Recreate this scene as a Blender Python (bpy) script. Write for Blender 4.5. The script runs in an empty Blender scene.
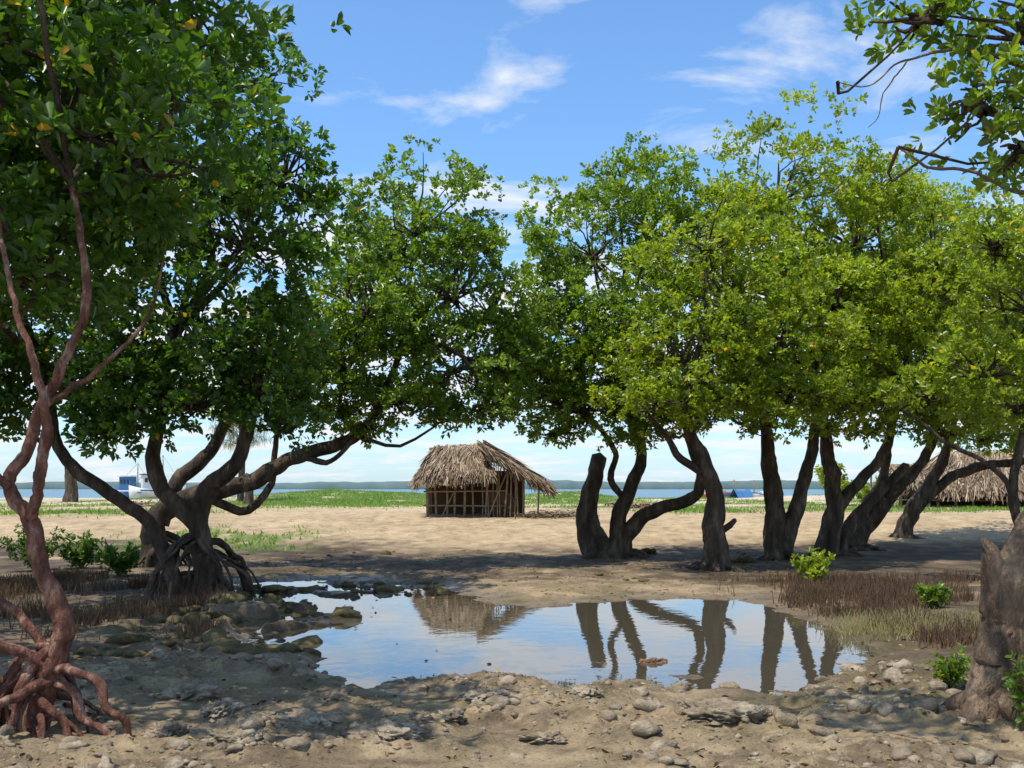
import bpy, bmesh, math, random
import numpy as np
from mathutils import Vector, Matrix
random.seed(7); R=np.random.default_rng(11)
S=bpy.context.scene
# ------------------------------------------------------------------ helpers
def _h(ix,iy,seed):
    n=(ix.astype(np.int64)*374761393+iy.astype(np.int64)*668265263+seed*974634777)&0xffffffff
    n=((n^(n>>13))*1274126177)&0xffffffff
    n=n^(n>>16)
    return (n&0xffffff)/float(0xffffff)
def vn(x,y,seed=0):
    x=np.asarray(x,float);y=np.asarray(y,float)
    ix=np.floor(x).astype(np.int64);iy=np.floor(y).astype(np.int64)
    fx=x-ix;fy=y-iy
    fx=fx*fx*(3-2*fx);fy=fy*fy*(3-2*fy)
    a=_h(ix,iy,seed);b=_h(ix+1,iy,seed);c=_h(ix,iy+1,seed);d=_h(ix+1,iy+1,seed)
    return (a*(1-fx)+b*fx)*(1-fy)+(c*(1-fx)+d*fx)*fy
def fbm(x,y,seed=0,o=4):
    s=0;a=.5;t=0
    for i in range(o):
        s=s+a*vn(np.asarray(x)*2**i+i*17.3,np.asarray(y)*2**i-i*9.1,seed+i);t+=a;a*=.5
    return s/t
def ss(a,b,x):
    t=np.clip((x-a)/(b-a),0,1);return t*t*(3-2*t)
POOL=np.array([(-4.1,14.0),(-3.0,10.6),(-1.95,9.0),(-1.15,8.0),(-.63,8.75),(.07,8.6),(.64,8.25),(1.2,9.1),(1.5,8.0),(2.1,7.5),(2.85,8.3),
 (3.5,9.5),(3.9,11.3),(3.35,12.9),(3.45,14.6),(1.6,14.6),(.3,13.6),(-1.3,15.6),(-3.2,17.4),(-4.5,16.5)])
def sdpoly(x,y):
    x=np.asarray(x,float);y=np.asarray(y,float)
    d=np.full(x.shape,1e9);ins=np.zeros(x.shape,bool)
    n=len(POOL)
    for i in range(n):
        ax,ay=POOL[i];bx,by=POOL[(i+1)%n]
        ex,ey=bx-ax,by-ay
        t=np.clip(((x-ax)*ex+(y-ay)*ey)/(ex*ex+ey*ey),0,1)
        d=np.minimum(d,np.hypot(x-ax-t*ex,y-ay-t*ey))
        c=((ay>y)!=(by>y))&(x<(bx-ax)*(y-ay)/(by-ay+1e-12)+ax)
        ins^=c
    return np.where(ins,-d,d)
def sdn(x,y):
    return sdpoly(x,y)+(fbm(np.asarray(x)*.9,np.asarray(y)*.8,3)-.5)*1.1+(fbm(np.asarray(x)*4,np.asarray(y)*3.0,5)-.5)*.6
def crustmask(x,y):
    return ss(.44,.58,fbm(x*1.3,y*1.3,27))*(1-ss(8.5,11,y))
def gz(x,y):
    x=np.asarray(x,float);y=np.asarray(y,float)
    sd=sdn(x,y)
    z=np.where(sd>0,.10*(1-np.exp(-np.maximum(sd,0)/1.1)),-.13*(1-np.exp(np.minimum(sd,0)/1.0)))
    z=z+.66*ss(22.5,31.5,y+1.2*(fbm(x*.3,y*.1,19)-.5))+.08*ss(50,72,y)
    z=z+(fbm(x*.5,y*.5,21)-.5)*.10*ss(.2,2.5,np.abs(sd))
    z=z+(fbm(x*2.2,y*2.2,22)-.5)*.07
    near=1-ss(12,30,y)
    z=z+(fbm(x*9,y*9,23,3)-.5)*.03*near
    cr=crustmask(x,y)
    z=z+cr*(.02+.11*np.abs(fbm(x*11,y*11,28,4)-.5)+.07*(fbm(x*5,y*5,29)-.35))*ss(0,.5,sd)
    z=z+.20*ss(.48,.64,fbm(x*1.9,y*1.6,33))*np.exp(-((x+3.0)/1.4)**2-((y-12.8)/3.6)**2)
    m=.62*np.exp(-((x+11)/6.5)**2-((y-64)/6)**2)+.5*np.exp(-((x-3.6)/3.2)**2-((y-68)/5)**2)+.3*np.exp(-((x-22)/7)**2-((y-66)/5)**2)
    z=z+m*(.8+.4*fbm(x*.6,y*.6,31))
    z=z-5*ss(76,110,y)
    return z
def g1(x,y): return float(gz(np.array([x]),np.array([y]))[0])
def link(o): S.collection.objects.link(o); return o
def empty(name,loc=(0,0,0)):
    e=bpy.data.objects.new(name,None);e.location=loc;e.empty_display_size=.3;return link(e)
def par(o,p):
    o.parent=p;o.matrix_parent_inverse=Matrix.Translation(-Vector(p.location));return o
def npmesh(name,V,F,mat,attrs=None,smooth=False,cols=None):
    me=bpy.data.meshes.new(name)
    V=np.ascontiguousarray(V,dtype=np.float32);F=np.ascontiguousarray(F,dtype=np.int32)
    k=F.shape[1];m=len(F)
    me.vertices.add(len(V));me.vertices.foreach_set("co",V.ravel())
    me.loops.add(m*k);me.loops.foreach_set("vertex_index",F.ravel())
    me.polygons.add(m);me.polygons.foreach_set("loop_start",np.arange(m,dtype=np.int32)*k)
    me.polygons.foreach_set("loop_total",np.full(m,k,dtype=np.int32))
    me.update(calc_edges=True)
    if smooth: me.polygons.foreach_set("use_smooth",np.ones(m,bool))
    if attrs is not None:
        a=me.attributes.new("rnd",'FLOAT','FACE');a.data.foreach_set("value",np.ascontiguousarray(attrs,dtype=np.float32))
    if cols is not None:
        a=me.attributes.new("Col",'FLOAT_COLOR','POINT');a.data.foreach_set("color",np.ascontiguousarray(cols,dtype=np.float32).ravel())
    me.materials.append(mat)
    return link(bpy.data.objects.new(name,me))
def norm(v): return v/(np.linalg.norm(v,axis=-1,keepdims=True)+1e-9)
# ------------------------------------------------------------------ materials
def newmat(name):
    m=bpy.data.materials.new(name);m.use_nodes=True;nt=m.node_tree
    b=nt.nodes["Principled BSDF"];return m,nt,b
def ramp(nt,stops,interp='LINEAR'):
    r=nt.nodes.new("ShaderNodeValToRGB");e=r.color_ramp.elements;r.color_ramp.interpolation=interp
    while len(e)<len(stops): e.new(.5)
    for i,(p,c) in enumerate(stops):
        e[i].position=p;e[i].color=(*c,1)
    return r
def leafmat(name,stops,trans=.35,rough=.36):
    m,nt,b=newmat(name)
    at=nt.nodes.new("ShaderNodeAttribute");at.attribute_name="rnd"
    r=ramp(nt,stops);nt.links.new(at.outputs["Fac"],r.inputs[0])
    nt.links.new(r.outputs[0],b.inputs["Base Color"]);b.inputs["Roughness"].default_value=rough
    b.inputs["Specular IOR Level"].default_value=.5
    t=nt.nodes.new("ShaderNodeBsdfTranslucent")
    mx=nt.nodes.new("ShaderNodeMixRGB");mx.blend_type='MULTIPLY';mx.inputs[0].default_value=1
    mx.inputs[2].default_value=(2.3,2.3,.8,1);nt.links.new(r.outputs[0],mx.inputs[1]);nt.links.new(mx.outputs[0],t.inputs[0])
    ms=nt.nodes.new("ShaderNodeMixShader");ms.inputs[0].default_value=trans
    nt.links.new(b.outputs[0],ms.inputs[1]);nt.links.new(t.outputs[0],ms.inputs[2])
    nt.links.new(ms.outputs[0],nt.nodes["Material Output"].inputs[0]);return m
L_dark=leafmat("leaf_dark",[(0,(.025,.058,.008)),(.45,(.055,.122,.014)),(.8,(.10,.19,.024)),(.955,(.15,.22,.03)),(.985,(.50,.33,.03)),(1,(.30,.12,.02))],trans=.34)
L_mid=leafmat("leaf_mid",[(0,(.052,.098,.012)),(.45,(.115,.19,.02)),(.8,(.19,.275,.03)),(.95,(.25,.31,.035)),(.985,(.5,.35,.03)),(1,(.25,.11,.02))],trans=.38)
L_yel=leafmat("leaf_yellowgreen",[(0,(.09,.13,.015)),(.4,(.19,.255,.024)),(.75,(.29,.35,.035)),(.93,(.37,.38,.045)),(.975,(.62,.38,.03)),(1,(.5,.19,.02))],trans=.42)
L_grass=leafmat("grass_blade",[(0,(.09,.17,.02)),(.6,(.17,.28,.035)),(1,(.30,.32,.10))],trans=.3,rough=.6)
L_cas=leafmat("needle_foliage",[(0,(.11,.11,.07)),(.6,(.17,.18,.11)),(1,(.26,.24,.17))],trans=.3,rough=.7)
def noisemat(name,c1,c2,scale,rough=.85,bump=.4,bscale=None,dist=.02,stretch=(1,1,1),c3=None):
    m,nt,b=newmat(name)
    tc=nt.nodes.new("ShaderNodeTexCoord");mp=nt.nodes.new("ShaderNodeMapping");mp.inputs["Scale"].default_value=stretch
    nt.links.new(tc.outputs["Object"],mp.inputs[0])
    n=nt.nodes.new("ShaderNodeTexNoise");n.inputs["Scale"].default_value=scale;n.inputs["Detail"].default_value=6;n.inputs["Roughness"].default_value=.65
    nt.links.new(mp.outputs[0],n.inputs["Vector"])
    st=[(.3,c1),(.7,c2)]
    if c3: st=[(.3,c1),(.52,c3),(.7,c2)]
    r=ramp(nt,st);nt.links.new(n.outputs[0],r.inputs[0]);nt.links.new(r.outputs[0],b.inputs["Base Color"])
    b.inputs["Roughness"].default_value=rough;b.inputs["Specular IOR Level"].default_value=.25
    n2=nt.nodes.new("ShaderNodeTexNoise");n2.inputs["Scale"].default_value=bscale or scale*3;n2.inputs["Detail"].default_value=6;n2.inputs["Roughness"].default_value=.65
    nt.links.new(mp.outputs[0],n2.inputs["Vector"])
    bp=nt.nodes.new("ShaderNodeBump");bp.inputs["Strength"].default_value=bump;bp.inputs["Distance"].default_value=dist
    nt.links.new(n2.outputs[0],bp.inputs["Height"]);nt.links.new(bp.outputs[0],b.inputs["Normal"]);return m
M_bark=noisemat("bark_grey_brown",(.03,.02,.013),(.22,.165,.115),6,bump=1,bscale=13,dist=.10,stretch=(1,1,.3),c3=(.09,.064,.043))
M_barkred=noisemat("bark_red",(.05,.022,.015),(.55,.37,.27),11,bump=1,bscale=26,dist=.07,stretch=(1,1,.4),c3=(.23,.10,.065))
M_stump=noisemat("bark_tan",(.06,.038,.024),(.48,.35,.23),6,bump=1,bscale=14,dist=.14,stretch=(1,1,.22),c3=(.22,.15,.095))
M_pole=noisemat("weathered_pole",(.16,.11,.07),(.36,.27,.18),5,bump=.4)
M_rock=noisemat("coral_rock",(.12,.095,.06),(.50,.42,.30),7,bump=1,bscale=16,dist=.05,c3=(.32,.25,.165))
M_rockd=noisemat("mossy_rock",(.035,.03,.015),(.22,.17,.07),6,bump=1,bscale=14,dist=.05)
M_brownrock=noisemat("brown_rock",(.10,.055,.03),(.34,.20,.12),6,bump=1,bscale=14,dist=.05)
M_aer=noisemat("aerial_root",(.07,.04,.022),(.24,.15,.08),3,bump=.2)
def thatchmat():
    m,nt,b=newmat("thatch")
    at=nt.nodes.new("ShaderNodeAttribute");at.attribute_name="rnd"
    r=ramp(nt,[(0,(.07,.048,.030)),(.5,(.23,.165,.105)),(1,(.50,.39,.26))])
    nt.links.new(at.outputs["Fac"],r.inputs[0]);nt.links.new(r.outputs[0],b.inputs["Base Color"]);b.inputs["Roughness"].default_value=.9
    b.inputs["Specular IOR Level"].default_value=.1
    return m
M_thatch=thatchmat()
def plain(name,c,rough=.6):
    return noisemat(name,tuple(v*.75 for v in c),c,3,rough=rough,bump=.1)
# ------------------------------------------------------------------ ground
def axis(segs):
    out=[]
    for a,b,n in segs: out+=list(np.linspace(a,b,n,endpoint=False))
    return out
ys=np.array(axis([(-40,2,40),(2,4.5,40),(4.5,10,260),(10,20,200),(20,40,200),(40,80,160),(80,130,50)])+list(np.geomspace(130,5000,30)))
xs=np.array([-5000,-2500,-1200,-600,-300,-150]+axis([(-90,-30,40),(-30,-8,110),(-8,-4.6,70),(-4.6,4.6,360),(4.6,8,70),(8,30,110),(30,90,41)])+[150,300,600,1200,2500,5000])
X,Y=np.meshgrid(xs,ys);X=X.ravel();Y=Y.ravel();Z=gz(X,Y)
nx,ny=len(xs),len(ys)
idx=np.arange(nx*ny).reshape(ny,nx)
F=np.stack([idx[:-1,:-1],idx[:-1,1:],idx[1:,1:],idx[1:,:-1]],-1).reshape(-1,4)
sand=np.array([.58,.43,.25]);sand2=np.array([.48,.35,.20]);mud=np.array([.18,.125,.074]);dark=np.array([.06,.043,.025]);grass=np.array([.12,.20,.035]);algae=np.array([.18,.145,.055])
crust=np.array([.38,.285,.165])
def grassmask(x,y):
    n=fbm(x*.35,y*.25,41);n2=fbm(x*1.6,y*1.2,42)
    g=ss(.50,.60,n*.7+n2*.3)*ss(38,46,y)*(1-ss(70,76,y))*.5
    g=np.maximum(g,ss(.22,.38,n2)*np.exp(-((x+9.5)/6.5)**4-((y-58)/13)**4))
    g=np.maximum(g,ss(.30,.44,n2)*np.exp(-((x-3.8)/3.6)**4-((y-62)/10)**4))
    g=np.maximum(g,ss(.33,.46,n2)*np.exp(-((x+14.0)/3.8)**4-((y-34.5)/3.4)**4)*.9)
    g=np.maximum(g,ss(.32,.46,n2)*np.exp(-((x-6.8)/2.2)**4-((y-38)/4.5)**4)*.95)
    g=np.maximum(g,ss(.40,.52,n2)*np.exp(-((x+7.5)/2.5)**4-((y-25.5)/2.0)**4)*.8)
    g=np.maximum(g,ss(.36,.5,n2)*np.exp(-((x-16)/6)**4-((y-40)/5)**4)*.8)
    return g
def mix(a,b,t): return a*(1-t[:,None])+b*t[:,None]
n1=fbm(X*.6,Y*.6,51);n2=fbm(X*3,Y*3,52);n4=fbm(X*9,Y*9,58)
C=mix(np.tile(sand,(len(X),1)),sand2,ss(.4,.62,n1*.5+n2*.5))
sdd=sdn(X,Y)
nearf=1-ss(9,13,Y)
C=mix(C,crust,nearf*ss(.40,.6,n1*.4+n2*.3+n4*.3)*.6)
cm=crustmask(X,Y)
C=mix(C,crust*.85,cm*ss(.4,.6,n4)*.6)
C=mix(C,mud,nearf*ss(.55,.65,fbm(X*1.1,Y*1.1,56)*.7+n4*.3)*.55)
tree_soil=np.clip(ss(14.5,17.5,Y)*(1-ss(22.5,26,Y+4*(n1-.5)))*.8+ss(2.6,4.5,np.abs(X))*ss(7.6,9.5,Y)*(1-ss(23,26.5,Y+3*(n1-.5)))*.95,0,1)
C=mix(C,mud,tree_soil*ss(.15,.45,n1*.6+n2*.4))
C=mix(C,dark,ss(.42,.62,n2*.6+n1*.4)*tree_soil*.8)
wet=(1-ss(.0,1.2,sdd+(n2-.5)*1.6))*(Y<22)
C=mix(C,mud,wet*.7)
C=mix(C,algae,ss(.5,.62,fbm(X*1.5,Y*1.5,55))*(1-ss(.6,2.6,sdd))*.55)
C=mix(C,dark,(1-ss(-.6,.0,sdd))*.8)
C=mix(C,np.array([.62,.53,.39]),ss(36,55,Y)*.6)
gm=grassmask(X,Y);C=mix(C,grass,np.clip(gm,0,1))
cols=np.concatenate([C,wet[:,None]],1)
m,nt,b=newmat("sandy_mud_ground")
at=nt.nodes.new("ShaderNodeAttribute");at.attribute_name="Col"
tc=nt.nodes.new("ShaderNodeTexCoord")
def tn(scale,det=8,ro=.6):
    n=nt.nodes.new("ShaderNodeTexNoise");n.inputs["Scale"].default_value=scale;n.inputs["Detail"].default_value=det;n.inputs["Roughness"].default_value=ro
    nt.links.new(tc.outputs["Object"],n.inputs["Vector"]);return n
na=tn(3.0,8,.75)
ra=ramp(nt,[(.3,(.5,.48,.45)),(.5,(1,1,1)),(.72,(1.3,1.28,1.22))]);nt.links.new(na.outputs[0],ra.inputs[0])
mx=nt.nodes.new("ShaderNodeMixRGB");mx.blend_type='MULTIPLY';mx.inputs[0].default_value=1
nt.links.new(at.outputs["Color"],mx.inputs[1]);nt.links.new(ra.outputs[0],mx.inputs[2])
nb=tn(38,4,.7);rb=ramp(nt,[(.3,(.42,.39,.36)),(.45,(1,1,1)),(.7,(1.15,1.15,1.15))]);nt.links.new(nb.outputs[0],rb.inputs[0])
mx2=nt.nodes.new("ShaderNodeMixRGB");mx2.blend_type='MULTIPLY';mx2.inputs[0].default_value=1
nt.links.new(mx.outputs[0],mx2.inputs[1]);nt.links.new(rb.outputs[0],mx2.inputs[2]);nt.links.new(mx2.outputs[0],b.inputs["Base Color"])
mr=nt.nodes.new("ShaderNodeMapRange");mr.inputs[3].default_value=.9;mr.inputs[4].default_value=.38
nt.links.new(at.outputs["Alpha"],mr.inputs[0]);nt.links.new(mr.outputs[0],b.inputs["Roughness"]);b.inputs["Specular IOR Level"].default_value=.3
nc=tn(14,8,.75);bp=nt.nodes.new("ShaderNodeBump");bp.inputs["Strength"].default_value=1;bp.inputs["Distance"].default_value=.08
nt.links.new(nc.outputs[0],bp.inputs["Height"]);nt.links.new(bp.outputs[0],b.inputs["Normal"])
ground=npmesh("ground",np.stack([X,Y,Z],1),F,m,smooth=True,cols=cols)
# ------------------------------------------------------------------ water
def watermat(name,col,rough,scale,strength,ior,dist=.02):
    m,nt,b=newmat(name);b.inputs["Base Color"].default_value=(*col,1);b.inputs["Roughness"].default_value=rough;b.inputs["IOR"].default_value=ior
    tc=nt.nodes.new("ShaderNodeTexCoord");n=nt.nodes.new("ShaderNodeTexNoise");n.inputs["Scale"].default_value=scale;n.inputs["Detail"].default_value=3
    nt.links.new(tc.outputs["Object"],n.inputs["Vector"])
    bp=nt.nodes.new("ShaderNodeBump");bp.inputs["Strength"].default_value=strength;bp.inputs["Distance"].default_value=dist
    nt.links.new(n.outputs[0],bp.inputs["Height"]);nt.links.new(bp.outputs[0],b.inputs["Normal"]);return m
gx,gy=np.meshgrid(np.linspace(-6.5,5.5,60),np.linspace(6,20,60))
def quadgrid(gx):
    i=np.arange(gx.size).reshape(gx.shape);return np.stack([i[:-1,:-1],i[:-1,1:],i[1:,1:],i[1:,:-1]],-1).reshape(-1,4)
npmesh("tidal_pool_water",np.stack([gx.ravel(),gy.ravel(),np.zeros(gx.size)],1),quadgrid(gx),watermat("pool_water",(.075,.062,.04),.015,4,.14,2.1,.01),smooth=True)
gx,gy=np.meshgrid(np.linspace(-5000,5000,20),np.array([84,100,200,500,1500,5000]))
npmesh("sea",np.stack([gx.ravel(),gy.ravel(),np.full(gx.size,-.6)],1),quadgrid(gx),watermat("sea_water",(.10,.20,.24),.35,.6,.5,1.33,.2),smooth=True)
# distant land
hx=np.linspace(-1600,1900,500);top=6+9*fbm(hx*.004,hx*0,61)+3*fbm(hx*.05,hx*0+3,62)
top*=np.clip(ss(-1500,-700,hx)*.6+.5,0,1)
rows=[(1750,np.full_like(hx,-1.5)),(1752,top*.75),(1790,top),(1900,top*.9)]
V=np.concatenate([np.stack([hx,np.full_like(hx,yy)+20*fbm(hx*.02,hx*0,63),zz],1) for yy,zz in rows])
i=np.arange(4*500).reshape(4,500);F=np.stack([i[:-1,:-1],i[:-1,1:],i[1:,1:],i[1:,:-1]],-1).reshape(-1,4)
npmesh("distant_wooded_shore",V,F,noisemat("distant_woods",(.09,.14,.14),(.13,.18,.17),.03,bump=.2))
# ------------------------------------------------------------------ tubes
def catmull(P,Rr,step):
    P=np.array(P,float);Rr=np.array(Rr,float)
    Q=np.vstack([2*P[0]-P[1],P,2*P[-1]-P[-2]]);out=[];ro=[]
    for k in range(1,len(Q)-2):
        n=max(2,int(np.linalg.norm(Q[k+1]-Q[k])/step))
        for t in np.linspace(0,1,n,endpoint=False):
            a,b_,c,d=Q[k-1],Q[k],Q[k+1],Q[k+2]
            out.append(.5*((2*b_)+(-a+c)*t+(2*a-5*b_+4*c-d)*t*t+(-a+3*b_-3*c+d)*t**3))
            ro.append(Rr[k-1]*(1-t)+Rr[k]*t)
    out.append(P[-1]);ro.append(Rr[-1]);return np.array(out),np.array(ro)
class Tubes:
    def __init__(s): s.V=[];s.F=[];s.n=0
    def add(s,P,Rr,step=.12,sides=8,wob=.0,lump=.0,cap=True):
        C,r=catmull(P,Rr,step)
        if wob:
            w=R.normal(0,wob,C.shape);w[0]=0;w[-1]=0
            w[1:-1]=(w[:-2]+w[1:-1]+w[2:])/3;C=C+w
        n=len(C);T=norm(np.gradient(C,axis=0))
        up=np.array([.31,.52,.79]);A=norm(np.cross(T,up));B=np.cross(T,A)
        th=np.linspace(0,2*math.pi,sides,endpoint=False)
        rr=r[:,None]*np.ones((n,sides))
        if lump:
            sl=np.concatenate([[0],np.cumsum(np.linalg.norm(np.diff(C,axis=0),axis=1))])
            q=R.uniform(0,50);tw_=th[None,:]+sl[:,None]*1.2
            sc_=max(1.0,.12/max(r.mean(),.02))
            ridg=fbm(np.cos(tw_)*1.7+q,np.sin(tw_)*1.7+sl[:,None]*.9*sc_+q,200,3)-.5
            knot=fbm(np.cos(tw_)*.8+q,sl[:,None]*3.2*sc_+np.sin(tw_)*.8,210,3)-.5
            rr=rr*(1+lump*(3.2*ridg+2.6*knot))
        V=C[:,None,:]+rr[...,None]*(np.cos(th)[None,:,None]*A[:,None,:]+np.sin(th)[None,:,None]*B[:,None,:])
        V=V.reshape(-1,3);i=np.arange(n*sides).reshape(n,sides)
        F=np.stack([i[:-1],np.roll(i[:-1],-1,1),np.roll(i[1:],-1,1),i[1:]],-1).reshape(-1,4)+s.n
        s.V.append(V);s.F.append(F);s.n+=len(V)
        if cap:
            tip=C[-1]+T[-1]*r[-1]*.6;s.V.append(tip[None]);ti=s.n;s.n+=1
            l=i[-1]+(ti-n*sides);s.F.append(np.stack([l,np.roll(l,-1),np.full(sides,ti),np.full(sides,ti)],-1))
        return C
    def obj(s,name,mat,smooth=True):
        V=np.concatenate(s.V);F=np.concatenate(s.F)
        me=bpy.data.meshes.new(name)
        me.from_pydata(V.tolist(),[],[f[:3] if f[2]==f[3] else f for f in F.tolist()]);me.materials.append(mat)
        if smooth: me.polygons.foreach_set("use_smooth",np.ones(len(me.polygons),bool))
        return link(bpy.data.objects.new(name,me))
# ------------------------------------------------------------------ leaves
def leaves(P,D,L,W,droop=.15,fine=True):
    n=len(P)
    rnd=norm(R.normal(size=(n,3))+np.array([0,0,1.2]))
    Sd=norm(np.cross(D,rnd));N=np.cross(Sd,D)
    L=L[:,None];W=W[:,None]
    f=.18*W
    v0=P;v3=P+D*L-N*L*droop
    if fine:
        l1=P+D*L*.35+Sd*W*.42+N*f;l2=P+D*L*.75+Sd*W*.45+N*(f-L*droop*.5)
        r1=P+D*L*.35-Sd*W*.42+N*f;r2=P+D*L*.75-Sd*W*.45+N*(f-L*droop*.5)
        V=np.stack([v0,l1,l2,v3,r2,r1],1).reshape(-1,3)
        b=np.arange(n)[:,None]*6
        F=np.stack([b+[0,3,2,1],b+[0,5,4,3]],1).reshape(-1,4)
    else:
        l1=P+D*L*.58+Sd*W*.6+N*f;r1=P+D*L*.58-Sd*W*.6+N*f
        V=np.stack([v0,l1,v3,r1],1).reshape(-1,3);b=np.arange(n)[:,None]*4
        F=np.stack([b+[0,2,1],b+[0,3,2]],1).reshape(-1,3)
    return V,F
DM=.88
def crown(lobes,L,dens,tub,stemends,nleaf=8,limb=.05,bright=0.0,twig=.012,fine=False):
    VV=[];FF=[];AA=[];n0=0;dens=dens*DM
    for lb in lobes:
        c=np.array(lb[0],float);r=np.array(lb[1],float);rm=r.mean()
        se=lb[2] if len(lb)>2 else None
        if se is None:
            ds=[np.linalg.norm(np.array(e)-c) for e in stemends];se=int(np.argmin(ds))
        e=np.array(stemends[se],float)
        mid=(e+c)/2+R.normal(0,.15,3)+np.array([0,0,-.1])
        rad=limb*(.7+.3*rm)
        tub.add([e,mid,c,c+np.array([0,0,r[2]*.5])],[rad,rad*.75,rad*.5,rad*.2],.25,6,wob=.03)
        area=4*math.pi*rm*rm
        sr0=.27*rm+.08
        nsub=int(area/(sr0*sr0*2.2))
        d=norm(R.normal(size=(nsub,3)));d=d[(d[:,2]>-.6)|(R.random(nsub)<.45)]
        nsub=len(d)
        lowf=np.where(d[:,2]<0,.8,1.0)[:,None]
        sc=c+d*r*R.uniform(.5,1.12,(nsub,1))*lowf
        sr=sr0*R.uniform(.55,1.4,nsub)
        for k in range(0,nsub,2):
            q=c+(sc[k]-c)*.5+R.normal(0,.1*rm,3)
            tub.add([c+R.normal(0,.05,3),q,sc[k]],[twig*2.2,twig*1.4,twig*.6],.3,4,wob=.02,cap=False)
        ns=int(dens*math.pi*rm*rm/(L*L*.32*nleaf)/nsub)+1
        sub=np.repeat(np.arange(nsub),ns);m_=len(sub)
        keep=R.random(m_)<np.clip(R.uniform(.4,1.4,nsub)[sub],0,1);sub=sub[keep];m_=len(sub)
        u=norm(R.normal(size=(m_,3))+np.array([0,0,.35])+d[sub]*.5)
        rad_=R.uniform(.15,1,m_)**.6
        sp=sc[sub]+u*(sr[sub]*rad_)[:,None]*np.array([1.15,1.15,.8])
        tw=norm(u*.5+d[sub]*.35+np.array([0,0,.55])+R.normal(0,.3,(m_,3)))
        cl=R.uniform(0,1,nsub)
        sprnd=R.uniform(0,1,m_)*.32+cl[sub]*.45
        a=norm(np.cross(tw,norm(R.normal(size=(m_,3)))));bq=np.cross(tw,a)
        ph=(np.arange(nleaf)*2.4)[None,:]+R.uniform(0,6.28,(m_,1))
        el=R.uniform(.15,1.25,(m_,nleaf))
        D=(np.cos(el)[...,None]*(np.cos(ph)[...,None]*a[:,None]+np.sin(ph)[...,None]*bq[:,None])+np.sin(el)[...,None]*tw[:,None])
        P=sp[:,None]+tw[:,None]*(R.uniform(-.5,.5,(m_,nleaf))*L*1.1)[...,None]+D*L*.12
        P=P.reshape(-1,3);D=norm(D.reshape(-1,3)+R.normal(0,.12,(m_*nleaf,3)))
        LL=L*R.uniform(.65,1.25,len(P));WW=LL*R.uniform(.42,.55,len(P))
        V,F=leaves(P,D,LL,WW,fine=fine)
        at=np.clip(np.repeat(sprnd,nleaf)+R.uniform(0,.2,len(P))+bright-.03,0,.93)
        sp_=R.random(len(P));at=np.where(sp_<.014,R.uniform(.96,1,len(P)),at)
        VV.append(V);FF.append(F+n0);AA.append(np.repeat(at,2));n0+=len(V)
    return np.concatenate(VV),np.concatenate(FF),np.concatenate(AA)
def tree(name,base,stems,lobes,leafm,bark,L=.1,dens=4,roots=None,sides=12,wob=.02,lump=.13,limb=.05,nleaf=8,bright=0,step=.1,fine=False,twigbark=None):
    bz=g1(base[0],base[1]);e=empty(name,(base[0],base[1],bz))
    tb=Tubes();ends=[]
    for st in stems:
        P=[p[:3] for p in st];rr=[p[3] for p in st]
        C=tb.add(P,rr,step,sides,wob=wob,lump=lump);ends.append(C[-1])
    if roots:
        for rt in roots: tb.add([p[:3] for p in rt],[p[3] for p in rt],.04,9,wob=.01,lump=.16)
    tw=Tubes()
    V,F,A=crown(lobes,L,dens,tw,ends,nleaf=nleaf,limb=limb,bright=bright,fine=fine)
    par(tb.obj("trunk",bark),e);par(tw.obj("branches",twigbark or bark),e)
    par(npmesh("foliage",V,F,leafm,attrs=A),e);return e
def stilt(cx,cy,zt,n,rad,r0,top=None,spread=(.5,1.1),a0=0,a1=6.28):
    out=[]
    for i in range(n):
        a=a0+(a1-a0)*(i+R.uniform(-.4,.4))/n;d=rad*R.uniform(*spread);z=zt*R.uniform(.35,1.25)
        r=r0*R.uniform(.5,1.25);b_=a+R.normal(0,.35)
        ex,ey=cx+math.cos(b_)*d,cy+math.sin(b_)*d
        out.append([(cx,cy,z+.02,r),(cx+math.cos(a)*d*.35,cy+math.sin(a)*d*.35,z*.93+.03,r*.95),(cx+math.cos(b_)*d*.8,cy+math.sin(b_)*d*.8,z*.5+.03,r*.8),(ex,ey,g1(ex,ey)-.08,r*.65)])
        if R.random()<.7:
            a2=a+R.uniform(-.8,.8);qx,qy=cx+math.cos(a)*d*.5,cy+math.sin(a)*d*.5
            fx,fy=qx+math.cos(a2)*d*.4,qy+math.sin(a2)*d*.4
            out.append([(qx,qy,z*.75,r*.7),((qx+fx)/2+.02,(qy+fy)/2,z*.6,r*.6),(fx,fy,g1(fx,fy)-.06,r*.45)])
    return out
# A: near left red mangrove
rootsA=stilt(-2.95,6.2,.5,14,.5,.026)+stilt(-3.35,6.1,.5,12,.5,.026)
rootsA+=[[(-2.84,6.2,.45,.04),(-3.05,6.1,.62,.036),(-3.25,6.0,.66,.038),(-3.5,5.9,.55,.034),(-3.8,5.8,.2,.03),(-3.95,5.75,-.05,.025)],
 [(-2.84,6.2,.48,.032),(-2.66,6.05,.50,.03),(-2.48,6.0,.42,.03),(-2.42,5.95,.28,.026),(-2.30,5.95,.22,.026),(-2.28,5.95,-.05,.02)],
 [(-2.86,6.2,.40,.032),(-2.7,6.15,.36,.03),(-2.62,6.1,.2,.026),(-2.45,6.05,.12,.026),(-2.4,6.05,-.05,.02)],
 [(-2.86,6.2,.55,.03),(-3.1,6.3,.8,.028),(-3.4,6.3,.9,.03),(-3.8,6.2,.7,.026),(-4.1,6.1,.2,.02)],
 [(-2.84,6.2,.42,.035),(-2.95,6.0,.36,.033),(-3.02,5.8,.3,.03),(-3.0,5.65,-.05,.025)]]
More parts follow.
